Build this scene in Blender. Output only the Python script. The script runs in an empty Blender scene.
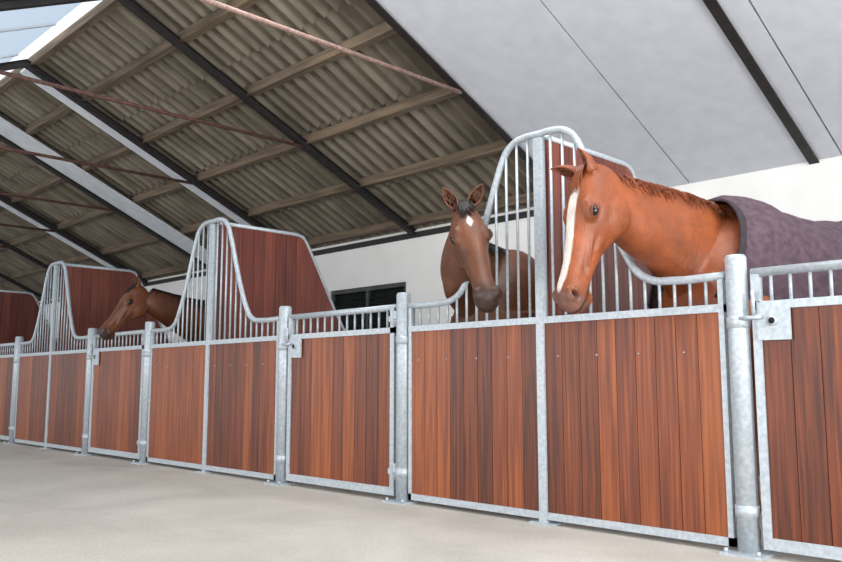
import bpy, math, random
import numpy as np
from mathutils import Vector, noise
random.seed(7); rng=np.random.RandomState(5)
S=0.86
MATS={}
def lin(r,g,b):
    f=lambda c:(c/255/12.92) if c/255<=0.04045 else ((c/255+0.055)/1.055)**2.4
    return (f(r),f(g),f(b),1)
def newmat(name):
    m=bpy.data.materials.new(name); m.use_nodes=True
    nt=m.node_tree; b=nt.nodes['Principled BSDF']
    return m,nt,b
def N(nt,t,**kw):
    n=nt.nodes.new(t)
    for k,v in kw.items(): setattr(n,k,v)
    return n
def noisemat(name,c1,c2,scale=(5,5,5),nscale=1.0,rough=0.6,metal=0.0,bump=0.0,detail=6,lo=.35,hi=.65,bscale=None,dist=0.0):
    m,nt,b=newmat(name)
    tc=N(nt,'ShaderNodeTexCoord'); mp=N(nt,'ShaderNodeMapping'); mp.inputs['Scale'].default_value=scale
    nt.links.new(tc.outputs['Object'],mp.inputs['Vector'])
    no=N(nt,'ShaderNodeTexNoise'); no.inputs['Scale'].default_value=nscale; no.inputs['Detail'].default_value=detail; no.inputs['Distortion'].default_value=dist
    nt.links.new(mp.outputs['Vector'],no.inputs['Vector'])
    cr=N(nt,'ShaderNodeValToRGB'); cr.color_ramp.elements[0].position=lo; cr.color_ramp.elements[1].position=hi
    cr.color_ramp.elements[0].color=c1; cr.color_ramp.elements[1].color=c2
    nt.links.new(no.outputs['Fac'],cr.inputs['Fac']); nt.links.new(cr.outputs['Color'],b.inputs['Base Color'])
    b.inputs['Roughness'].default_value=rough; b.inputs['Metallic'].default_value=metal
    if bump>0:
        bp=N(nt,'ShaderNodeBump'); bp.inputs['Strength'].default_value=bump; bp.inputs['Distance'].default_value=0.01
        n2=no
        if bscale:
            n2=N(nt,'ShaderNodeTexNoise'); n2.inputs['Scale'].default_value=bscale; n2.inputs['Detail'].default_value=8
            nt.links.new(tc.outputs['Object'],n2.inputs['Vector'])
        nt.links.new(n2.outputs['Fac'],bp.inputs['Height']); nt.links.new(bp.outputs['Normal'],b.inputs['Normal'])
    MATS[name]=m
    return m
def woodmat(name,dark,mid,light,rough=.4,var=.42):
    m,nt,b=newmat(name)
    tc=N(nt,'ShaderNodeTexCoord'); at=N(nt,'ShaderNodeAttribute'); at.attribute_name='tone'
    mp=N(nt,'ShaderNodeMapping'); mp.inputs['Scale'].default_value=(50,50,1.5)
    sc=N(nt,'ShaderNodeVectorMath',operation='SCALE'); sc.inputs['Scale'].default_value=37.0
    nt.links.new(at.outputs['Color'],sc.inputs[0])
    ad=N(nt,'ShaderNodeVectorMath',operation='ADD')
    nt.links.new(tc.outputs['Object'],ad.inputs[0]); nt.links.new(sc.outputs['Vector'],ad.inputs[1])
    nt.links.new(ad.outputs['Vector'],mp.inputs['Vector'])
    no=N(nt,'ShaderNodeTexNoise'); no.inputs['Scale'].default_value=1.0; no.inputs['Detail'].default_value=8; no.inputs['Distortion'].default_value=.4
    nt.links.new(mp.outputs['Vector'],no.inputs['Vector'])
    cr=N(nt,'ShaderNodeValToRGB'); e=cr.color_ramp.elements; e[0].position=.22; e[1].position=.80; e[0].color=dark; e[1].color=light
    x=e.new(.5); x.color=mid
    mul=N(nt,'ShaderNodeMath',operation='MULTIPLY_ADD'); mul.inputs[1].default_value=var
    nt.links.new(at.outputs['Fac'],mul.inputs[0])
    sub=N(nt,'ShaderNodeMath',operation='SUBTRACT'); sub.inputs[1].default_value=var/2
    nt.links.new(no.outputs['Fac'],sub.inputs[0]); nt.links.new(sub.outputs[0],mul.inputs[2])
    nt.links.new(mul.outputs[0],cr.inputs['Fac']); nt.links.new(cr.outputs['Color'],b.inputs['Base Color'])
    b.inputs['Roughness'].default_value=rough
    bp=N(nt,'ShaderNodeBump'); bp.inputs['Strength'].default_value=.15; bp.inputs['Distance'].default_value=.004
    nt.links.new(no.outputs['Fac'],bp.inputs['Height']); nt.links.new(bp.outputs['Normal'],b.inputs['Normal'])
    MATS[name]=m; return m
woodmat('hardwood',lin(68,28,11),lin(112,51,20),lin(150,80,36))
woodmat('partition_wood',lin(70,32,24),lin(104,48,36),lin(132,70,52),var=.25)
noisemat('galvanised_steel',lin(160,169,176),lin(182,190,196),nscale=8,rough=.4,metal=.2)
noisemat('dark_gap',lin(30,18,12),lin(36,22,14),rough=.9)
noisemat('black_steel',lin(26,24,26),lin(44,38,36),nscale=3,rough=.6)
noisemat('rusty_steel',lin(70,44,40),lin(104,72,62),nscale=6,rough=.7)
noisemat('tie_pale',lin(130,100,90),lin(165,140,130),nscale=6,rough=.7)
noisemat('purlin_wood',lin(86,74,60),lin(130,112,92),scale=(1,14,14),nscale=1.5,rough=.8)
noisemat('fibre_cement',lin(104,96,82),lin(152,143,127),scale=(3,.8,1),nscale=1.6,rough=.9,detail=9,lo=.3,hi=.72)
noisemat('ceiling_white',lin(212,217,227),lin(221,225,233),nscale=1.2,rough=.45)
noisemat('painted_board',lin(214,220,228),lin(230,234,238),nscale=1.2,rough=.6)
noisemat('wall_plaster',lin(238,237,233),lin(244,243,240),nscale=.4,rough=.9,bump=.04,bscale=60)
m,nt,b=newmat('concrete'); MATS['concrete']=m
tc=N(nt,'ShaderNodeTexCoord')
n1=N(nt,'ShaderNodeTexNoise'); n1.inputs['Scale'].default_value=.9; n1.inputs['Detail'].default_value=12; n1.inputs['Roughness'].default_value=.65; n1.inputs['Distortion'].default_value=.5
n2=N(nt,'ShaderNodeTexNoise'); n2.inputs['Scale'].default_value=55; n2.inputs['Detail'].default_value=6
nt.links.new(tc.outputs['Object'],n1.inputs['Vector']); nt.links.new(tc.outputs['Object'],n2.inputs['Vector'])
cr=N(nt,'ShaderNodeValToRGB'); e=cr.color_ramp.elements; e[0].position=.3; e[1].position=.7; e[0].color=lin(168,163,154); e[1].color=lin(198,193,184)
mr=N(nt,'ShaderNodeMapRange'); mr.inputs[1].default_value=.3; mr.inputs[2].default_value=.7; mr.inputs[3].default_value=.86; mr.inputs[4].default_value=1.06
sc=N(nt,'ShaderNodeVectorMath',operation='SCALE')
nt.links.new(n1.outputs['Fac'],cr.inputs['Fac']); nt.links.new(n2.outputs['Fac'],mr.inputs[0]); nt.links.new(cr.outputs['Color'],sc.inputs[0]); nt.links.new(mr.outputs[0],sc.inputs['Scale'])
nt.links.new(sc.outputs['Vector'],b.inputs['Base Color']); b.inputs['Roughness'].default_value=.7
bp=N(nt,'ShaderNodeBump'); bp.inputs['Strength'].default_value=.3; bp.inputs['Distance'].default_value=.008
nt.links.new(n2.outputs['Fac'],bp.inputs['Height']); nt.links.new(bp.outputs['Normal'],b.inputs['Normal'])
noisemat('window_frame',lin(60,62,60),lin(80,82,78),rough=.6)
noisemat('louvre_dark',lin(22,30,28),lin(34,44,40),rough=.5)
noisemat('hole_black',lin(15,15,15),lin(20,20,20),rough=.9)
noisemat('eye_gloss',lin(10,6,4),lin(28,14,8),nscale=20,rough=.05)
noisemat('hoof',lin(52,42,34),lin(84,70,56),nscale=10,rough=.6)
noisemat('horse_rug',lin(66,49,58),lin(88,69,78),nscale=5,rough=.85,bump=.4,bscale=7)
noisemat('rug_binding',lin(34,26,32),lin(44,34,40),nscale=5,rough=.8)
m,nt,b=newmat('roof_light'); 
tr=N(nt,'ShaderNodeBsdfTranslucent'); tr.inputs['Color'].default_value=(.95,.97,1,1)
df=N(nt,'ShaderNodeBsdfDiffuse'); df.inputs['Color'].default_value=(.8,.83,.85,1)
mx=N(nt,'ShaderNodeMixShader'); mx.inputs[0].default_value=.2
nt.links.new(tr.outputs[0],mx.inputs[1]); nt.links.new(df.outputs[0],mx.inputs[2])
nt.links.new(mx.outputs[0],nt.nodes['Material Output'].inputs['Surface']); MATS['roof_light']=m
m,nt,b=newmat('roof_light_tinted'); 
tr=N(nt,'ShaderNodeBsdfTranslucent'); tr.inputs['Color'].default_value=(.40,.46,.52,1)
nt.links.new(tr.outputs[0],nt.nodes['Material Output'].inputs['Surface']); MATS['roof_light_tinted']=m
def coatmat(name,rough=.42):
    m,nt,b=newmat(name)
    at=N(nt,'ShaderNodeAttribute'); at.attribute_name='coat'
    tc=N(nt,'ShaderNodeTexCoord'); no=N(nt,'ShaderNodeTexNoise'); no.inputs['Scale'].default_value=9; no.inputs['Detail'].default_value=8
    nt.links.new(tc.outputs['Object'],no.inputs['Vector'])
    mr=N(nt,'ShaderNodeMapRange'); mr.inputs[1].default_value=.3; mr.inputs[2].default_value=.7; mr.inputs[3].default_value=.74; mr.inputs[4].default_value=1.16
    nt.links.new(no.outputs['Fac'],mr.inputs[0])
    mp=N(nt,'ShaderNodeMapping'); mp.inputs['Scale'].default_value=(150,150,36)
    nt.links.new(tc.outputs['Object'],mp.inputs['Vector'])
    n2=N(nt,'ShaderNodeTexNoise'); n2.inputs['Scale'].default_value=1; n2.inputs['Detail'].default_value=4
    nt.links.new(mp.outputs['Vector'],n2.inputs['Vector'])
    mr2=N(nt,'ShaderNodeMapRange'); mr2.inputs[1].default_value=.3; mr2.inputs[2].default_value=.7; mr2.inputs[3].default_value=.8; mr2.inputs[4].default_value=1.14
    nt.links.new(n2.outputs['Fac'],mr2.inputs[0])
    mm=N(nt,'ShaderNodeMath',operation='MULTIPLY'); nt.links.new(mr.outputs[0],mm.inputs[0]); nt.links.new(mr2.outputs[0],mm.inputs[1])
    sc=N(nt,'ShaderNodeVectorMath',operation='SCALE'); nt.links.new(at.outputs['Color'],sc.inputs[0]); nt.links.new(mm.outputs[0],sc.inputs['Scale'])
    nt.links.new(sc.outputs['Vector'],b.inputs['Base Color'])
    b.inputs['Roughness'].default_value=rough; b.inputs['Specular IOR Level'].default_value=.4
    bp=N(nt,'ShaderNodeBump'); bp.inputs['Strength'].default_value=.5; bp.inputs['Distance'].default_value=.004
    nt.links.new(n2.outputs['Fac'],bp.inputs['Height']); nt.links.new(bp.outputs['Normal'],b.inputs['Normal'])
    MATS[name]=m
coatmat('horse_coat')

class MB:
    def __init__(s): s.v=[];s.f=[];s.m=[];s.t=[];s.mats=[];s.sm=[]
    def mi(s,name):
        if name not in s.mats: s.mats.append(name)
        return s.mats.index(name)
    def add(s,vs,fs,mat,tone=.5,smooth=False):
        o=len(s.v); s.v+= [tuple(v) for v in vs]; s.t+=[tone]*len(vs)
        k=s.mi(mat)
        for f in fs: s.f.append([o+i for i in f]); s.m.append(k); s.sm.append(smooth)
    def box(s,x0,x1,y0,y1,z0,z1,mat,tone=.5):
        vs=[(x0,y0,z0),(x1,y0,z0),(x1,y1,z0),(x0,y1,z0),(x0,y0,z1),(x1,y0,z1),(x1,y1,z1),(x0,y1,z1)]
        s.add(vs,[(0,3,2,1),(4,5,6,7),(0,1,5,4),(1,2,6,5),(2,3,7,6),(3,0,4,7)],mat,tone)
    def tube(s,pts,r,mat,n=10,tone=.5,smooth=True):
        pts=[Vector(p) for p in pts]; rs=r if isinstance(r,(list,tuple)) else [r]*len(pts)
        vs=[];up=None
        for i,p in enumerate(pts):
            t=(pts[min(i+1,len(pts)-1)]-pts[max(i-1,0)]).normalized()
            if up is None:
                a=Vector((0,0,1)) if abs(t.z)<.9 else Vector((0,1,0))
                up=(a-t*a.dot(t)).normalized()
            else: up=(up-t*up.dot(t)).normalized()
            w=t.cross(up)
            for k in range(n):
                a=2*math.pi*k/n; vs.append(p+(up*math.cos(a)+w*math.sin(a))*rs[i])
        fs=[]
        for i in range(len(pts)-1):
            for k in range(n):
                fs.append((i*n+k,i*n+(k+1)%n,(i+1)*n+(k+1)%n,(i+1)*n+k))
        fs.append(tuple(reversed(range(n)))); fs.append(tuple((len(pts)-1)*n+k for k in range(n)))
        s.add(vs,fs,mat,tone,smooth)
    def obj(s,name,parent=None,bevel=0):
        me=bpy.data.meshes.new(name+'_mesh'); me.from_pydata(s.v,[],s.f)
        for n in s.mats: me.materials.append(MATS[n])
        me.polygons.foreach_set('material_index',s.m); me.polygons.foreach_set('use_smooth',s.sm)
        a=me.color_attributes.new('tone','FLOAT_COLOR','POINT')
        c=np.repeat(np.array(s.t,dtype=np.float32)[:,None],4,axis=1); c[:,3]=1
        a.data.foreach_set('color',c.ravel()); me.update()
        o=bpy.data.objects.new(name,me); bpy.context.scene.collection.objects.link(o)
        if parent: o.parent=parent
        return o

# ------------------------------------------------ room shell
YW=3.6; XW=-27.0; XE=5.0; YR=-.8
def zr(y): return 2.92+.46*(3.6-y) if y>=YR else 2.92+.46*(3.6-YR)-.46*(YR-y)
b=MB(); b.box(XW-.2,XE+.2,-9,YW+.2,-.12,0,'concrete'); b.obj('floor')
b=MB()
wx0,wx1,wz0,wz1=-10.06,-8.34,1.5,2.3
ztop=2.92+.10
b.box(XW,wx0,YW,YW+.2,0,ztop,'wall_plaster'); b.box(wx1,XE,YW,YW+.2,0,ztop,'wall_plaster')
b.box(wx0,wx1,YW,YW+.2,0,wz0,'wall_plaster'); b.box(wx0,wx1,YW,YW+.2,wz1,ztop,'wall_plaster')
b.obj('wall_north')
b=MB(); b.box(XW-.2,XW,-5.2,YW+.2,0,2.9,'wall_plaster')
b.add([(XW,-5.2,2.9),(XW,YW+.2,2.9),(XW,YR,5.1),(XW-.2,-5.2,2.9),(XW-.2,YW+.2,2.9),(XW-.2,YR,5.1)],[(0,1,2),(5,4,3),(0,2,5,3),(1,4,5,2),(0,3,4,1)],'wall_plaster'); b.obj('wall_west')
b=MB(); b.box(XE,XE+.2,-1.2,YW+.2,0,2.9,'wall_plaster'); b.obj('bounce_wall_east')  # unseen east end wall, added in white to bounce light inside
b=MB()
for (a0,a1,c0,c1) in ((wx0,wx1,wz0,wz0+.06),(wx0,wx1,wz1-.06,wz1),(wx0,wx0+.06,wz0+.06,wz1-.06),(wx1-.06,wx1,wz0+.06,wz1-.06),(-9.23,-9.17,wz0+.06,wz1-.06)):
    b.box(a0,a1,YW+.02,YW+.1,c0,c1,'window_frame')
b.box(wx0+.06,wx1-.06,YW+.1,YW+.12,wz0+.06,wz1-.06,'louvre_dark')
z=wz0+.08
while z<wz1-.1:
    b.add([(wx0+.06,YW+.03,z),(wx1-.06,YW+.03,z),(wx1-.06,YW+.09,z+.06),(wx0+.06,YW+.09,z+.06)],[(0,1,2,3)],'louvre_dark'); z+=.075
b.obj('window_1')

# ------------------------------------------------ roof
def corr(b,x0,x1,y0,y1,off,mat,amp=.058,pitch=.20,rows=4):
    n=int((x1-x0)/pitch*12)+1
    ys=np.linspace(y0,y1,rows+1)
    for r in range(rows):
        ya,yb=ys[r],ys[r+1]+.03
        vs=[];fs=[]
        for i in range(n+1):
            x=x0+(x1-x0)*i/n; h=amp*math.cos(2*math.pi*x/pitch)
            vs.append((x,ya,zr(ya)+off+h+.035)); vs.append((x,yb,zr(yb)+off+h))
        for i in range(n): fs.append((2*i,2*i+2,2*i+3,2*i+1))
        b.add(vs,fs,mat,smooth=True)
b=MB()
y0,y1=YR+.16,YW+.35
corr(b,XW,-5.45,y0,y1,.26,'fibre_cement')
b.obj('roof_corrugated_sheeting')
b=MB()
zz=zr(YR)
b.add([(XW,YR-.16,zz+.22),(XE,YR-.16,zz+.22),(XE,YR+.2,zz+.2),(XW,YR+.2,zz+.2)],[(0,1,2,3)],'roof_light'); b.obj('ridge_skylight')
def slab(b,x0,x1,ya,yb,off,th,mat):
    za,zb=zr(ya)+off,zr(yb)+off
    vs=[(x0,ya,za),(x1,ya,za),(x1,yb,zb),(x0,yb,zb),(x0,ya,za+th),(x1,ya,za+th),(x1,yb,zb+th),(x0,yb,zb+th)]
    b.add(vs,[(0,3,2,1),(4,5,6,7),(0,1,5,4),(1,2,6,5),(2,3,7,6),(3,0,4,7)],mat)
b=MB()
seams=[-5.45,-4.02,-2.52,-1.2,.2,1.6,3.2,XE]
for i in range(len(seams)-1):
    slab(b,seams[i]+.008,seams[i+1]-.008,YR,YW+.05,.03,.04,'ceiling_white')
slab(b,-5.45,XE,YR,YW+.3,.08,.12,'black_steel')
b.obj('ceiling')
b=MB(); slab(b,XW,XE,-5.4,-2.9,.12,.05,'ceiling_white'); slab(b,-7.5,XE,-2.9,YR-.16,.12,.05,'ceiling_white'); b.obj('ceiling_south_slope')
b=MB()
for x in np.arange(-26.9,-7.6,1.25):
    za,zb=zr(-2.9)+.14,zr(YR-.16)+.14
    x2=min(x+1.21,-7.52)
    b.add([(x,-2.9,za),(x2,-2.9,za),(x2,YR-.16,zb),(x,YR-.16,zb)],[(0,1,2,3)],'roof_light_tinted')
    slab(b,x-.04,x,-2.9,YR-.16,.12,.04,'painted_board')
b.obj('roof_skylight')
b=MB()
for (a,c) in ((-11.22,-10.93),(-13.5,-12.95),(-16.7,-16.3)):
    slab(b,a,c,YR+.05,YW,.045,.03,'painted_board')
b.obj('trim_2')
b=MB()
for y in (3.5,2.62,1.74,.86,-.02,-.7):
    z=zr(y); b.box(XW,-5.45,y-.045,y+.045,z+.09,z+.2,'purlin_wood')
b.obj('roof_purlins')
rx=[-2.77-2.70*i for i in range(-2,9)]
for i,xr in enumerate(rx):
    b=MB()
    for (ya,yb) in ((YR,YW),(-5.2,YR)):
        slab(b,xr-.045,xr+.045,ya,yb,0,.015,'black_steel'); slab(b,xr-.01,xr+.01,ya,yb,.015,.07,'black_steel'); slab(b,xr-.045,xr+.045,ya,yb,.085,.01,'black_steel')
    mat='tie_pale' if abs(xr+5.47)<.1 else 'rusty_steel'
    if xr<-4:
        b.tube([(xr,1.65,3.82),(xr,-3.25,3.82)],.022,mat,8)
    b.box(xr-.05,xr+.05,-5.3,-5.2,0,2.9,'black_steel')
    b.obj('roof_truss')
b=MB(); b.box(XW,-5.45,YW-.02,YW+.0,2.92-.02,2.92+.06,'black_steel'); b.obj('trim_1')

# ------------------------------------------------ stall fronts
PROF=[(0,2.53),(.12,2.53),(.22,2.505),(.30,2.43),(.36,2.30),(.44,2.09),(.53,1.86),(.62,1.67),(.70,1.54),(.80,1.475),(.92,1.46),(1.24,1.46)]
def herm(ts,vals,tq):
    ts=np.array(ts,float); vals=np.array(vals,float)
    one=vals.ndim==1
    if one: vals=vals[:,None]
    m=np.gradient(vals,ts,axis=0); tq=np.atleast_1d(tq).astype(float)
    i=np.clip(np.searchsorted(ts,tq,side='right')-1,0,len(ts)-2)
    h=(ts[i+1]-ts[i])[:,None]; u=((np.clip(tq,ts[0],ts[-1])-ts[i]))[:,None]/h
    r=(2*u**3-3*u**2+1)*vals[i]+(u**3-2*u**2+u)*h*m[i]+(-2*u**3+3*u**2)*vals[i+1]+(u**3-u**2)*h*m[i+1]
    return r[:,0] if one else r
pd=[p[0] for p in PROF]; pz=[p[1] for p in PROF]
def arch(d): return float(np.interp(abs(d),pd,pz))
G='galvanised_steel'
def boards(b,x0,x1,z0,z1,y,th=.03,mat='hardwood',w=.138):
    n=max(1,round((x1-x0)/w)); ww=(x1-x0)/n
    b.box(x0,x1,y+th*.55,y+th,z0,z1,'dark_gap')
    for i in range(n):
        b.box(x0+i*ww+.0018,x0+(i+1)*ww-.0018,y,y+th*.5,z0,z1,mat,rng.rand())
def screws(b,x0,x1,zs,y,w=.138):
    n=max(1,round((x1-x0)/w)); ww=(x1-x0)/n
    for i in range(n):
        if i%2: continue
        for z in zs:
            x=x0+(i+.5)*ww
            b.tube([(x,y+.002,z),(x,y-.003,z)],.005,G,6)
def frontpanel(M):
    b=MB()
    for sgn in (-1,1):
        xa,xb=sorted((M+sgn*.03,M+sgn*1.235))
        b.box(xa,xb,-.02,.02,.03,.075,G); b.box(xa,xb,-.022,.022,1.262,1.305,G)
        xs=M+sgn*1.235; b.box(min(xs,xs-sgn*.03),max(xs,xs-sgn*.03),-.02,.02,.03,1.44,G)
        boards(b,xa+(.0 if sgn>0 else .03),xb-(.03 if sgn>0 else 0),.075,1.262,-.012)
        screws(b,xa+.03,xb-.03,(1.05,),-.012)
    b.box(M-.03,M+.03,-.026,.026,0,2.5,G)
    d=np.concatenate([np.linspace(-1.24,-.9,4),np.linspace(-.86,.86,60),np.linspace(.9,1.24,4)])
    zz=herm(pd,pz,np.abs(d))
    b.tube([(M+float(a),0,float(c)) for a,c in zip(d,zz)],.024,G,10)
    x=.095
    while x<1.22:
        for sgn in (-1,1): b.tube([(M+sgn*x,0,1.29),(M+sgn*x,0,arch(x))],.0095,G,8)
        x+=.094
    b.box(M-.09,M+.09,-.06,.06,0,.012,G)
    return b.obj('stall_grille_panel')
def door(x0,x1):
    b=MB(); a,c=x0+.085,x1-.085
    b.box(a,c,-.02,.02,.04,.10,G); b.box(a,c,-.022,.022,1.262,1.305,G)
    b.box(a,a+.045,-.022,.022,.1,1.45,G); b.box(c-.045,c,-.022,.022,.1,1.45,G)
    boards(b,a+.045,c-.045,.1,1.262,-.012)
    b.tube([(a,0,1.46),(c,0,1.46)],.025,G,10)
    n=int((c-a)/.098)
    for i in range(1,n): 
        x=a+(c-a)*i/n; b.tube([(x,0,1.29),(x,0,1.46)],.0095,G,8)
    b.box(a+.03,a+.20,-.034,-.022,1.10,1.30,G); b.tube([(a+.11,-.034,1.20),(a+.11,-.044,1.20)],.028,G,14)
    b.tube([(a+.11,-.0441,1.20),(a+.11,-.046,1.20)],.017,'hole_black',12)
    b.tube([(a-.06,-.045,1.22),(a+.06,-.045,1.22)],.011,G,8)
    b.tube([(a+.02,-.05,1.36),(a+.02,-.05,1.24)],.011,G,8)
    for z in (.22,1.37):
        b.tube([(c+.015,-.02,z-.06),(c+.015,-.02,z+.06)],.018,G,10)
        b.box(c-.05,c+.06,-.034,-.022,z-.02,z+.02,G)
        b.tube([(c+.03,-.05,z),(c+.03,-.01,z)],.013,G,8)
    return b.obj('stall_door')
def post(x):
    b=MB(); b.tube([(x,0,0),(x,0,1.55),(x,0,1.565)],[.056,.056,.046],G,20)
    b.box(x-.11,x+.11,-.11,.11,0,.014,G)
    for dx in (-.085,.085):
        b.tube([(x+dx,-.085,.014),(x+dx,-.085,.035)],.012,G,6)
        b.tube([(x+dx,.085,.014),(x+dx,.085,.035)],.012,G,6)
    for z in (.22,1.2): b.tube([(x,0,z-.03),(x,0,z+.03)],.061,G,20)
    return b.obj('stall_post')
def partition(M):
    b=MB(); y0=.07
    prof=[(y0,2.52),(1.05,2.52),(1.13,2.50),(1.19,2.42),(1.59,1.70),(1.72,1.5),(1.86,1.42),(2.0,1.40),(YW-.04,1.40)]
    b.tube([(M,y,z) for y,z in prof],.024,G,10)
    ys=np.arange(y0,YW-.05,.138)
    ppy=[p[0] for p in prof]; ppz=[p[1] for p in prof]
    for y in ys:
        t=rng.rand(); ya,yb=y+.002,min(y+.136,YW-.04)
        za,zb=np.interp([ya,yb],ppy,ppz)
        vs=[(M-.016,ya,.06),(M+.016,ya,.06),(M+.016,yb,.06),(M-.016,yb,.06),(M-.016,ya,za),(M+.016,ya,za),(M+.016,yb,zb),(M-.016,yb,zb)]
        b.add(vs,[(0,3,2,1),(4,5,6,7),(0,1,5,4),(1,2,6,5),(2,3,7,6),(3,0,4,7)],'partition_wood',t)
    b.box(M-.02,M+.02,y0,YW-.04,.0,.06,G); b.box(M-.021,M+.021,y0,YW-.04,1.26,1.30,G)
    b.tube([(M,YW-.04,0),(M,YW-.04,1.42)],.03,G,10)
    return b.obj('stall_partition')
P=4.17
for k in range(-1,4):
    A=-1.94-k*P
    M=A-1.305
    post(A); door(A,A+1.555)
    frontpanel(M); partition(M); post(M-1.31)
post(-1.94-4*P); 

# ------------------------------------------------ horses
def V3(a): return np.array(a,float)
def nrm(a): a=V3(a); return a/np.linalg.norm(a)
def ring(c,W,V,hw,ht,hb,n=2.3,taper=0,K=32):
    th=np.arange(K)*2*math.pi/K; cs,sn=np.cos(th),np.sin(th)
    x=np.sign(cs)*np.abs(cs)**(2/n); y=np.sign(sn)*np.abs(sn)**(2/n)
    yy=np.where(y>0,y*ht,y*hb); xx=x*hw*(1-taper*y)
    return c+xx[:,None]*W+yy[:,None]*V
class Soup:
    def __init__(s): s.v=[];s.f=[]
    def loft(s,rings):
        K=len(rings[0]); o=len(s.v)
        for r in rings: s.v+=r.tolist()
        for i in range(len(rings)-1):
            for k in range(K): s.f.append((o+i*K+k,o+i*K+(k+1)%K,o+(i+1)*K+(k+1)%K,o+(i+1)*K+k))
        a=len(s.v); s.v.append(rings[0].mean(0).tolist()); s.v.append(rings[-1].mean(0).tolist()); l=o+(len(rings)-1)*K
        for k in range(K):
            s.f.append((a,o+(k+1)%K,o+k)); s.f.append((a+1,l+k,l+(k+1)%K))
    def ell(s,c,A,B,C,ra,rb,rc):
        rs=[]
        for t in np.linspace(-math.pi/2*.96,math.pi/2*.96,14):
            rs.append(ring(c+A*ra*math.sin(t),B,C,rb*math.cos(t),rc*math.cos(t),rc*math.cos(t),2.0,0,20))
        s.loft(rs)
HEAD=np.array([
[-.06,-.05,-.18,.05,2.0,0],
[-.03,-.005,-.25,.085,2.1,0],
[.03,.028,-.31,.105,2.2,-.05],
[.10,.045,-.36,.125,2.3,-.12],
[.18,.052,-.395,.138,2.4,-.15],
[.26,.05,-.41,.146,2.5,-.15],
[.34,.042,-.39,.142,2.5,-.12],
[.42,.028,-.345,.125,2.4,-.05],
[.50,.012,-.30,.108,2.3,.0],
[.60,-.005,-.262,.094,2.3,.05],
[.70,-.018,-.242,.086,2.3,.05],
[.79,-.022,-.238,.086,2.3,0],
[.87,-.022,-.252,.097,2.3,-.03],
[.93,-.034,-.258,.098,2.3,-.03],
[.97,-.058,-.245,.085,2.2,-.03],
[1.0,-.09,-.215,.058,2.1,0],
[1.012,-.125,-.185,.025,2.0,0]])
EU,ED=.335,-.045
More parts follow.
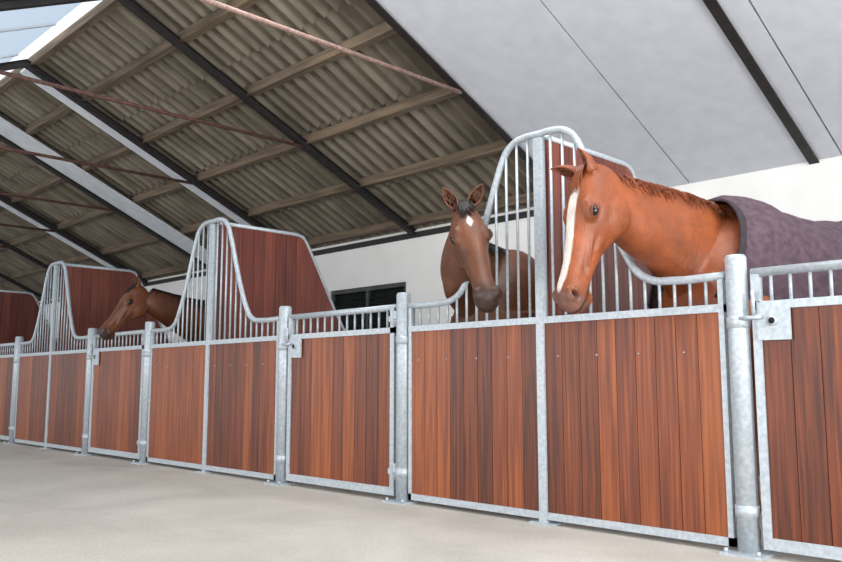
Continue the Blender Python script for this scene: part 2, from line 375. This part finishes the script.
def build_horse(name,Pp,L,D,ln,neck,chest,bdir,H,coat,dark,points,muz,blaze,voxel,ears,maneL,maneside,manecol,ear_len=.2,legcol=None,eartip=0):
    Pp=V3(Pp); L=nrm(L); D=V3(D); D=nrm(D-L*D.dot(L)); W=np.cross(L,D)
    sp=Soup()
    us=np.concatenate([np.linspace(-.06,.9,48),np.linspace(.91,1.012,12)])
    tb=herm(HEAD[:,0],HEAD[:,1:],us)
    rs=[]
    for u,(t,bt,hw,n,tp) in zip(us,tb):
        hh=(t-bt)/2; c=Pp+L*u*ln+D*((t+bt)/2)*ln
        rs.append(ring(c,W,D,hw*ln,hh*ln,hh*ln,n,tp,40))
    sp.loft(rs)
    at=lambda u,d,s:Pp+(L*u+D*d+W*s)*ln
    for sg in (-1,1):
        sp.ell(at(EU,ED,.114*sg),L,D,W,.075*ln,.055*ln,.05*ln)
        sp.ell(at(EU-.03,ED+.045,.10*sg),L,D,W,.06*ln,.028*ln,.04*ln)
        sp.ell(at(.27,-.235,.083*sg),L,D,W,.17*ln,.155*ln,.068*ln)
        sp.ell(at(.53,-.125,.088*sg),nrm(L+D*-.12),D,W,.17*ln,.018*ln,.028*ln)
        sp.ell(at(.915,-.09,.07*sg),L,D,W,.055*ln,.05*ln,.045*ln)
        sp.ell(at(.01,-.01,.055*sg),L,D,W,.05*ln,.04*ln,.04*ln)
    sp.ell(at(.885,-.262,0),L,D,W,.06*ln,.03*ln,.05*ln)
    nk=[ (V3(c),hh,hw) for c,hh,hw in neck]
    cs=np.array([c for c,_,_ in nk]); ts=np.concatenate([[0],np.cumsum(np.linalg.norm(np.diff(cs,axis=0),axis=1))])
    q=np.linspace(0,ts[-1],30); C=herm(ts,cs,q); R=herm(ts,np.array([[h,w] for _,h,w in nk]),q)
    T=np.gradient(C,axis=0); rs=[];crest=[];VV=[];WW=[]
    for i in range(len(q)):
        t=nrm(T[i]); up=V3((0,0,1)); v=nrm(up-t*up.dot(t)); w=np.cross(t,v)
        rs.append(ring(C[i],w,v,R[i,1],R[i,0],R[i,0],2.2,.22,36)); crest.append(C[i]+v*R[i,0]); VV.append(v); WW.append(w)
    sp.loft(rs)
    bd=nrm(bdir); side=np.cross(bd,V3((0,0,1))); Z=V3((0,0,1)); ch=V3((chest[0],chest[1],0))
    TR=np.array([[-.015,.70,.60,.05],[0,.76,.55,.10],[.05,.85,.50,.145],[.12,.93,.47,.165],[.22,.99,.45,.175],[.35,.955,.45,.19],[.50,.94,.46,.20],[.65,.945,.49,.195],[.78,.965,.53,.185],[.88,.935,.57,.16],[.96,.86,.62,.11],[1.0,.77,.67,.04]])
    q=np.linspace(-.015,1,40); tt=herm(TR[:,0],TR[:,1:],q); rs=[]
    for u,(t,bt,hw) in zip(q,tt):
        rs.append(ring(ch+bd*u*H+Z*(t+bt)/2*H,side,Z,hw*H,(t-bt)/2*H,(t-bt)/2*H,2.2,.08,40))
    sp.loft(rs)
    for sg in (-1,1):
        def leg(pts):
            a=np.array(pts)*H; k=len(a); q=np.linspace(0,k-1,k*5); pr=herm(np.arange(k),a,q); rr=[]
            for x,y,z,r in pr: rr.append(ring(ch+bd*x+side*y*sg+Z*max(z,0.002),side,bd,r,r*1.15,r*1.15,2.0,0,18))
            sp.loft(rr)
        leg([(.14,.10,.72,.10),(.13,.11,.60,.10),(.14,.10,.50,.075),(.145,.09,.38,.045),(.145,.088,.29,.036),(.142,.088,.25,.027),(.142,.088,.13,.022),(.14,.088,.09,.029),(.128,.088,.055,.022),(.12,.088,.03,.036),(.112,.088,.0,.042)])
        leg([(.84,.08,.80,.12),(.82,.10,.66,.14),(.79,.11,.54,.105),(.86,.10,.42,.065),(.925,.09,.33,.045),(.925,.088,.29,.036),(.915,.088,.15,.026),(.91,.088,.095,.033),(.895,.088,.055,.024),(.888,.088,.03,.038),(.88,.088,.0,.044)])
    me=bpy.data.meshes.new(name+'_src'); me.from_pydata(sp.v,[],sp.f)
    import bmesh
    bm=bmesh.new(); bm.from_mesh(me); bmesh.ops.recalc_face_normals(bm,faces=bm.faces); bm.to_mesh(me); bm.free()
    o=bpy.data.objects.new(name+'_src',me); bpy.context.scene.collection.objects.link(o)
    r=o.modifiers.new('r','REMESH'); r.mode='VOXEL'; r.voxel_size=voxel
    sm=o.modifiers.new('s','SMOOTH'); sm.factor=.5; sm.iterations=max(3,int(.04/voxel))
    dg=bpy.context.evaluated_depsgraph_get(); ev=o.evaluated_get(dg); m2=bpy.data.meshes.new_from_object(ev)
    bpy.data.objects.remove(o)
    n=len(m2.vertices); co=np.empty(n*3); m2.vertices.foreach_get('co',co); co=co.reshape(-1,3)
    no=np.empty(n*3); m2.vertices.foreach_get('normal',no); no=no.reshape(-1,3)
    qq=(co-Pp)/ln; u=qq@L; d=qq@D; s=qq@W; sg=np.sign(s)
    near=(u>-.1)&(u<1.1)&(np.abs(s)<.25)&(d<.15)&(d>-.6)
    outw=np.clip(np.maximum(np.maximum(-.1-u,np.abs(s)-.25),-.6-d)/.35,0,1)
    g=lambda x,c,w:np.exp(-((x-c)/w)**2)
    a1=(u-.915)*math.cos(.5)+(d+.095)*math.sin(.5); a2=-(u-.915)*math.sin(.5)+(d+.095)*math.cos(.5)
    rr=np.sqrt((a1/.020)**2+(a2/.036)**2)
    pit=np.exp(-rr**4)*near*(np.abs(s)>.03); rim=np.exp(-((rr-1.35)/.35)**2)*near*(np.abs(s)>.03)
    dm=-.185-.035*np.clip((1.0-u)/.2,0,1)
    mo=g(d,dm,.010)*(u>.80)*near*np.clip((u-.80)/.03,0,1)
    lips=(g(d,dm+.035,.02)+g(d,dm-.035,.02))*(u>.84)*near
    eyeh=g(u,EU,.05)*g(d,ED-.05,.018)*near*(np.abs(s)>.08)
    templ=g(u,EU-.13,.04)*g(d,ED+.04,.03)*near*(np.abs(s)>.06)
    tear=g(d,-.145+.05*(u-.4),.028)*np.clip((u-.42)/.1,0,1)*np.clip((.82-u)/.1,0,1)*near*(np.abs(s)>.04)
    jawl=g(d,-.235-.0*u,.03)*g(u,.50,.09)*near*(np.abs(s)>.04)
    disp=-.034*pit+.008*rim-.010*mo+.003*lips-.009*tear-.007*templ-.005*eyeh-.009*jawl
    vein=g(d,-.17+.03*np.sin(u*22),.006)*np.clip((u-.5)/.05,0,1)*np.clip((.8-u)/.05,0,1)*near*(np.abs(s)>.04)
    disp=disp+.003*vein
    ms=np.array([noise.noise(Vector((c[0]*4,c[1]*4,c[2]*3+2))) for c in co])
    idx=np.zeros(n,int); best=np.full(n,9.0)
    for k_ in range(len(C)):
        dd=np.linalg.norm(co-C[k_],axis=1); mm_=dd<best; best[mm_]=dd[mm_]; idx[mm_]=k_
    VVa=np.array(VV); WWa=np.array(WW)
    hv=np.einsum('ij,ij->i',co-C[idx],VVa[idx])/R[idx,0]
    hw_=np.abs(np.einsum('ij,ij->i',co-C[idx],WWa[idx]))
    fade=np.clip((idx-3)/6,0,1)*np.clip((25-idx)/8,0,1)*outw*np.clip((hw_-.03)/.04,0,1)
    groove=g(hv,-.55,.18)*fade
    dispb=ms*.016*outw-.010*groove
    co=co+no*dispb[:,None]
    co=co+(no*disp[:,None]-W*(sg*pit*.012)[:,None])*ln
    m2.vertices.foreach_set('co',co.ravel())
    coat=V3(coat[:3]); dark=V3(dark[:3]); muz=V3(muz[:3]); wh=V3(lin(225,215,205)[:3])
    col=np.repeat(coat[None],n,axis=0)
    zz=co[:,2]/H
    nz=np.array([noise.noise(Vector(c*5)) for c in co])
    def mix(c,c2,f): f=np.clip(f,0,1)[:,None]; return c*(1-f)+c2*f
    col=mix(col,coat*.5,np.clip(.5+nz*.8,0,1)*.5)
    body=~near
    col=mix(col,V3(legcol[:3]) if legcol is not None else coat*.7,np.clip((.40-zz)/.08,0,1)*body)
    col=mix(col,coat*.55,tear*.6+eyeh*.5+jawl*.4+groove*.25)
    col=mix(col,dark,np.clip((u-.78)/.14,0,1)*near*points)
    topu=np.interp(u,HEAD[:,0],HEAD[:,1])
    bw=blaze(u)+nz*.006
    f=np.clip((bw-np.abs(s))/.008,0,1)*near*(d>topu-.075)
    col=mix(col,wh,f)
    col=mix(col,muz,np.clip((u-.90+nz*.03-.02*(d<-.2))/.05,0,1)*near*.8)
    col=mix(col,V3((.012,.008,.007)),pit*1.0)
    col=mix(col,dark*.4,mo)
    es=np.exp(-(((u-EU)/.052)**2+((d-ED)/.042)**2)**2)*near*(np.abs(s)>.08)
    col=mix(col,dark*.5,es*.9)
    m2.materials.clear(); m2.materials.append(MATS['horse_coat']); m2.materials.append(MATS['hoof'])
    ca=m2.color_attributes.new('coat','FLOAT_COLOR','POINT'); ca.data.foreach_set('color',np.hstack([col,np.ones((n,1))]).astype(np.float32).ravel())
    nf=len(m2.polygons); m2.polygons.foreach_set('use_smooth',[True]*nf)
    cen=np.empty(nf*3); m2.polygons.foreach_get('center',cen); cen=cen.reshape(-1,3)
    m2.polygons.foreach_set('material_index',(cen[:,2]<.045*H).astype(int))
    m2.name=name+'_body'; body=bpy.data.objects.new(name,m2); bpy.context.scene.collection.objects.link(body)
    def part(nm,mb,col):
        o=mb.obj(nm,parent=body); me=o.data; k=len(me.vertices)
        ca=me.color_attributes.new('coat','FLOAT_COLOR','POINT')
        tone=np.array(mb.t)[:,None]; c=V3(col[:3])[None]*(.5+tone); ca.data.foreach_set('color',np.hstack([c,np.ones((k,1))]).astype(np.float32).ravel())
        return o
    for k,sgn in enumerate((-1,1)):
        sel=near&(np.abs(u-EU)<.02)&(np.abs(d-ED)<.02)&(s*sgn>.05)
        smax=np.abs(s[sel]).max() if sel.any() else .15
        c=at(EU,ED,(smax-.016)*sgn); mb=MB(); r=.037*ln
        vs=[];fs=[];K1,K2=12,20
        for i in range(K1+1):
            for j in range(K2):
                a=math.pi*i/K1; e=2*math.pi*j/K2
                vs.append(c+(L*math.sin(a)*math.cos(e)*1.05+D*math.sin(a)*math.sin(e)*.85+W*math.cos(a)*sgn*.85)*r)
        for i in range(K1):
            for j in range(K2): fs.append((i*K2+j,i*K2+(j+1)%K2,(i+1)*K2+(j+1)%K2,(i+1)*K2+j))
        mb.add(vs,fs,'eye_gloss',smooth=True); mb.obj('eye_%d'%(k+1),parent=body)
        mb=MB(); c=at(EU,ED,(smax-.006)*sgn); pts=[]
        for j in range(25):
            e=2*math.pi*j/24; x=math.cos(e); y=math.sin(e)
            y*= .78 if y>0 else .66
            pts.append(c+(L*x*1.12+D*(y-.12*x)+W*sgn*(-.28*x*x+.05))*r*1.02)
        mb.tube(pts,.0062*ln*1.2,'horse_coat',8,tone=.5); part('eyelid_%d'%(k+1),mb,dark*.6+coat*.3)
    for k,(edir,face,sgn,es) in enumerate(ears):
        base=at(.02,.008,.070*sgn); A=nrm(edir); F=V3(face); F=nrm(F-A*F.dot(A)); B=np.cross(A,F)
        prof=[(-.12,.042,150),(0,.050,140),(.2,.058,110),(.4,.060,95),(.6,.050,85),(.8,.032,75),(.93,.014,70),(1.0,.003,60)]
        q=np.linspace(-.12,1,20); pr=herm([p[0] for p in prof],np.array([[p[1],p[2]] for p in prof]),q)
        mb=MB();K=15; allv=[];tn=[]
        for t,(r,an) in zip(q,pr):
            r*=ln*(.6+.4*es)
            for j in range(K):
                a=math.radians(an)*(2*j/(K-1)-1)
                allv.append(base+A*t*ear_len*es*ln - F*(math.cos(a)*r*.9-r*.3)+B*math.sin(a)*r*(.8)+ F*(.03*t*t*ln)); tn.append(.5-eartip*max(0,t-.5)-.12*abs(2*j/(K-1)-1)**6)
        fs=[]
        for i in range(len(q)-1):
            for j in range(K-1): fs.append((i*K+j,i*K+j+1,(i+1)*K+j+1,(i+1)*K+j))
        mb.add(allv,fs,'horse_coat',.5,True); mb.t=tn
        for _ in range(26):
            t0=.05+.35*rng.rand(); a=math.radians(70)*(rng.rand()*2-1); r=.045*ln
            p=base+A*t0*ear_len*es*ln-F*(math.cos(a)*r*.7-r*.3)+B*math.sin(a)*r*.7
            mb.tube([p,p+A*.02+F*.012,p+A*.045+F*.022+B*.01*rng.randn()],[.003,.0025,.0005],'horse_coat',3,tone=.05+.2*rng.rand())
        o=part('ear_%d'%(k+1),mb,coat*.9)
        so=o.modifiers.new('s','SOLIDIFY'); so.thickness=.012*ln; so.offset=0
    mb=MB(); crest=np.array(crest)
    Mn=int(3600*maneL)
    for i in range(Mn):
        t=rng.rand()*.86*(len(crest)-1); k=int(t); f=t-k
        p=crest[k]*(1-f)+crest[min(k+1,len(crest)-1)]*f; v=VV[k]; w=WW[k]*maneside; tan=nrm(crest[min(k+1,len(crest)-1)]-crest[k])
        l=maneL*(.6+.7*rng.rand()); j=rng.randn(3)*.008
        hw=R[k,1]
        p0=p-v*.012+w*rng.randn()*.012; p1=p+v*(.004+.008*rng.rand())+w*.02+tan*.01
        p2=p-v*l*.35+w*(hw*.50)+j; p3=p-v*l*.95+w*(hw*.80)+j*2.0+tan*.03*rng.randn()
        mb.tube([p0,p1,p2,p3],[.006,.0055,.004,.0008],'horse_coat',3,tone=.3+.4*rng.rand())
    for i in range(90):
        s0=rng.randn()*.02; l=.10+.13*rng.rand(); dr=rng.randn()*.02+.01*maneside
        pts=[at(-.05,.0,s0),at(.0,.05,s0),at(l*.5,.060,s0+dr*.6),at(l,.055,s0+dr*1.6)]
        mb.tube(pts,[.005,.005,.004,.0008],'horse_coat',3,tone=.3+.4*rng.rand())
    part('mane',mb,manecol)
    mb=MB()
    tb0=ch+bd*.985*H+Z*.84*H
    for i in range(120):
        j=rng.randn(3)*.02; e=rng.randn(3)*.05; 
        mb.tube([tb0-bd*.04+j*.6,tb0+bd*.05-Z*.06+j,tb0+bd*.09-Z*.35*H+j*2,tb0+bd*.06-Z*(.5+.1*rng.rand())*H+e],[.01,.012,.01,.002],'horse_coat',4,tone=.2+.6*rng.rand())
    part('tail',mb,manecol)
    return body,dict(ch=ch,bd=bd,side=side,H=H)

CH=lin(148,78,42)
noblaze=lambda u:np.full_like(u,-.05)
def bl1(u): return np.interp(u,[.05,.10,.2,.45,.7,.82,.90,.95],[-.03,.010,.046,.050,.046,.042,.024,-.02])
def bl2(u): return np.where(u<.5,.036*np.exp(-((u-.25)/.055)**2)-.008,-.05)
h1,i1=build_horse('horse',(-2.534,-.5,2.065),(-.10,-.30,-.946),(-.30,-.89,.32),.80,
  [((-2.50,-.36,1.92),.15,.10),((-2.46,-.16,1.84),.205,.12),((-2.40,.10,1.77),.26,.14),((-2.31,.42,1.63),.36,.175),((-2.2,.75,1.5),.42,.20)],
  (-2.36,.20),(.33,.944,0),1.98,CH,lin(88,52,36),.35,lin(112,82,72),bl1,.0085,
  [((-.30,-.30,.9),(-.6,-.7,0),-1,.85),((-.85,-.50,.32),(-.5,-.7,-.5),1,1.0)],.10,1,lin(142,76,42))
h2,i2=build_horse('horse',(-3.60,-.36,2.05),(.50,-.26,-.80),(.60,-.62,.53),.79,
  [((-3.69,-.24,1.88),.15,.11),((-3.90,-.04,1.82),.21,.13),((-4.09,.16,1.74),.26,.15),((-4.14,.48,1.62),.34,.18),((-4.14,.8,1.5),.40,.20)],
  (-4.12,.28),(.05,1,0),1.95,lin(112,68,44),lin(46,32,27),.75,lin(58,44,38),bl2,.0095,
  [((-.45,-.35,.9),(.5,-.8,0),1,1.0),((.55,.15,.85),(.5,-.8,0),-1,1.0)],.16,1,lin(30,22,20),legcol=lin(26,20,18),ear_len=.19,eartip=.5)
h3,i3=build_horse('horse',(-9.09,0,2.0),(.04,-.66,-.75),(0,-.75,.66),.72,
  [((-9.08,.12,1.86),.13,.09),((-9.05,.36,1.76),.18,.11),((-9.02,.68,1.64),.25,.14),((-9.0,1.0,1.55),.33,.17),((-9.0,1.3,1.45),.40,.19)],
  (-9.0,.78),(0,1,0),1.9,lin(102,58,34),lin(44,28,22),.6,lin(50,38,34),noblaze,.013,
  [((-.3,.25,1),(.3,-.8,0),1,.9),((.1,.0,1),(.0,-.8,0),-1,.9)],.16,1,lin(30,22,20),legcol=lin(26,20,18),eartip=.5)
def rug(i):
    ch,bd,side,H=i['ch'],i['bd'],i['side'],i['H']; Z=V3((0,0,1))
    T=[(-.08,.93,.66,.10),(-.02,.95,.60,.135),(.05,.98,.55,.175),(.12,1.0,.50,.19),(.22,1.01,.47,.20),(.35,.975,.46,.215),(.5,.96,.47,.222),(.65,.965,.49,.217),(.78,.985,.52,.205),(.88,.955,.55,.18),(.96,.885,.60,.135),(1.01,.80,.64,.06)]
    T=np.array(T); NQ=140; K=80; vs=[];fs=[]
    for iq in range(NQ):
        tau=iq/(NQ-1)
        for j in range(K):
            a=math.radians(90-118*(2*j/(K-1)-1)); c,s=math.cos(a),math.sin(a)
            uf=.03+.085*s if s>0 else .03+.10*s
            u=uf+(1.01-uf)*tau
            t,bt,hw=herm(T[:,0],T[:,1:],u)[0]
            y=(t+bt)/2+(t-bt)/2*s; x=hw*(abs(c)**.9)*(1 if c>0 else -1)
            if s<=0: x=hw*(1 if c>0 else -1)*(1-.1*s*s)
            p=ch+bd*u*H+side*x*H+Z*y*H
            fold=abs(noise.noise(Vector((u*16+a*1.2,a*1.0,3))))
            nn=noise.noise(Vector((u*9,a*2.5,1)))
            p=p+(side*c+Z*s)*(.022+nn*.016-fold*.036)
            vs.append(p)
    f1=[];f2=[]
    for i_ in range(NQ-1):
        for j in range(K-1):
            (f2 if (i_<3 or j<1 or j>=K-2) else f1).append((i_*K+j,i_*K+j+1,(i_+1)*K+j+1,(i_+1)*K+j))
    mb=MB(); mb.add(vs,f1,'horse_rug',.5,True)
    k=mb.mi('rug_binding')
    for f in f2: mb.f.append(list(f)); mb.m.append(k); mb.sm.append(True)
    o=mb.obj('horse_rug'); so=o.modifiers.new('s','SOLIDIFY'); so.thickness=.014; return o
rug(i1)

for o in bpy.data.objects:
    if o.parent is None: o.scale=(S,S,S)

cam=bpy.data.cameras.new('camera'); co=bpy.data.objects.new('camera',cam); bpy.context.scene.collection.objects.link(co)
cam.sensor_width=36; cam.lens=820/842*36; cam.clip_start=.05
co.location=(0,-4.28*S,.88*S)
t=math.radians(7.09); fwd=Vector((-.7141*math.cos(t),.70*math.cos(t),math.sin(t)))
co.rotation_euler=fwd.to_track_quat('-Z','Y').to_euler()
bpy.context.scene.camera=co
w=bpy.data.worlds.new('World'); bpy.context.scene.world=w; w.use_nodes=True
bg=w.node_tree.nodes['Background']; bg.inputs[0].default_value=(.90,.94,1,1); bg.inputs[1].default_value=1.55
def area(name,loc,target,sx,sy,e,col=(1,1,1)):
    l=bpy.data.lights.new(name,'AREA'); l.shape='RECTANGLE'; l.size=sx; l.size_y=sy; l.energy=e; l.color=col
    o=bpy.data.objects.new(name,l); bpy.context.scene.collection.objects.link(o); o.location=loc
    o.rotation_euler=(Vector(target)-Vector(loc)).to_track_quat('-Z','Y').to_euler()
area('daylight_opening',(-5,-7.5,2.2),(-5,2,1.6),18,3.6,470,(1,.98,.95))
area('roof_side_fill',(4.0,-2.0,1.8),(-8,1.0,3.0),2.6,2.2,400,(1,.99,.97))  # added fill lamp at the east end, side-lights the roof sheeting
area('ridge_fill',(-1.5,-.8*S,4.85*S),(-1.5,.2,0),8,.35,170,(.96,.98,1))  # added lamp below the ridge skylight, boosting its weak light from above
bpy.context.scene.view_settings.view_transform='Standard'
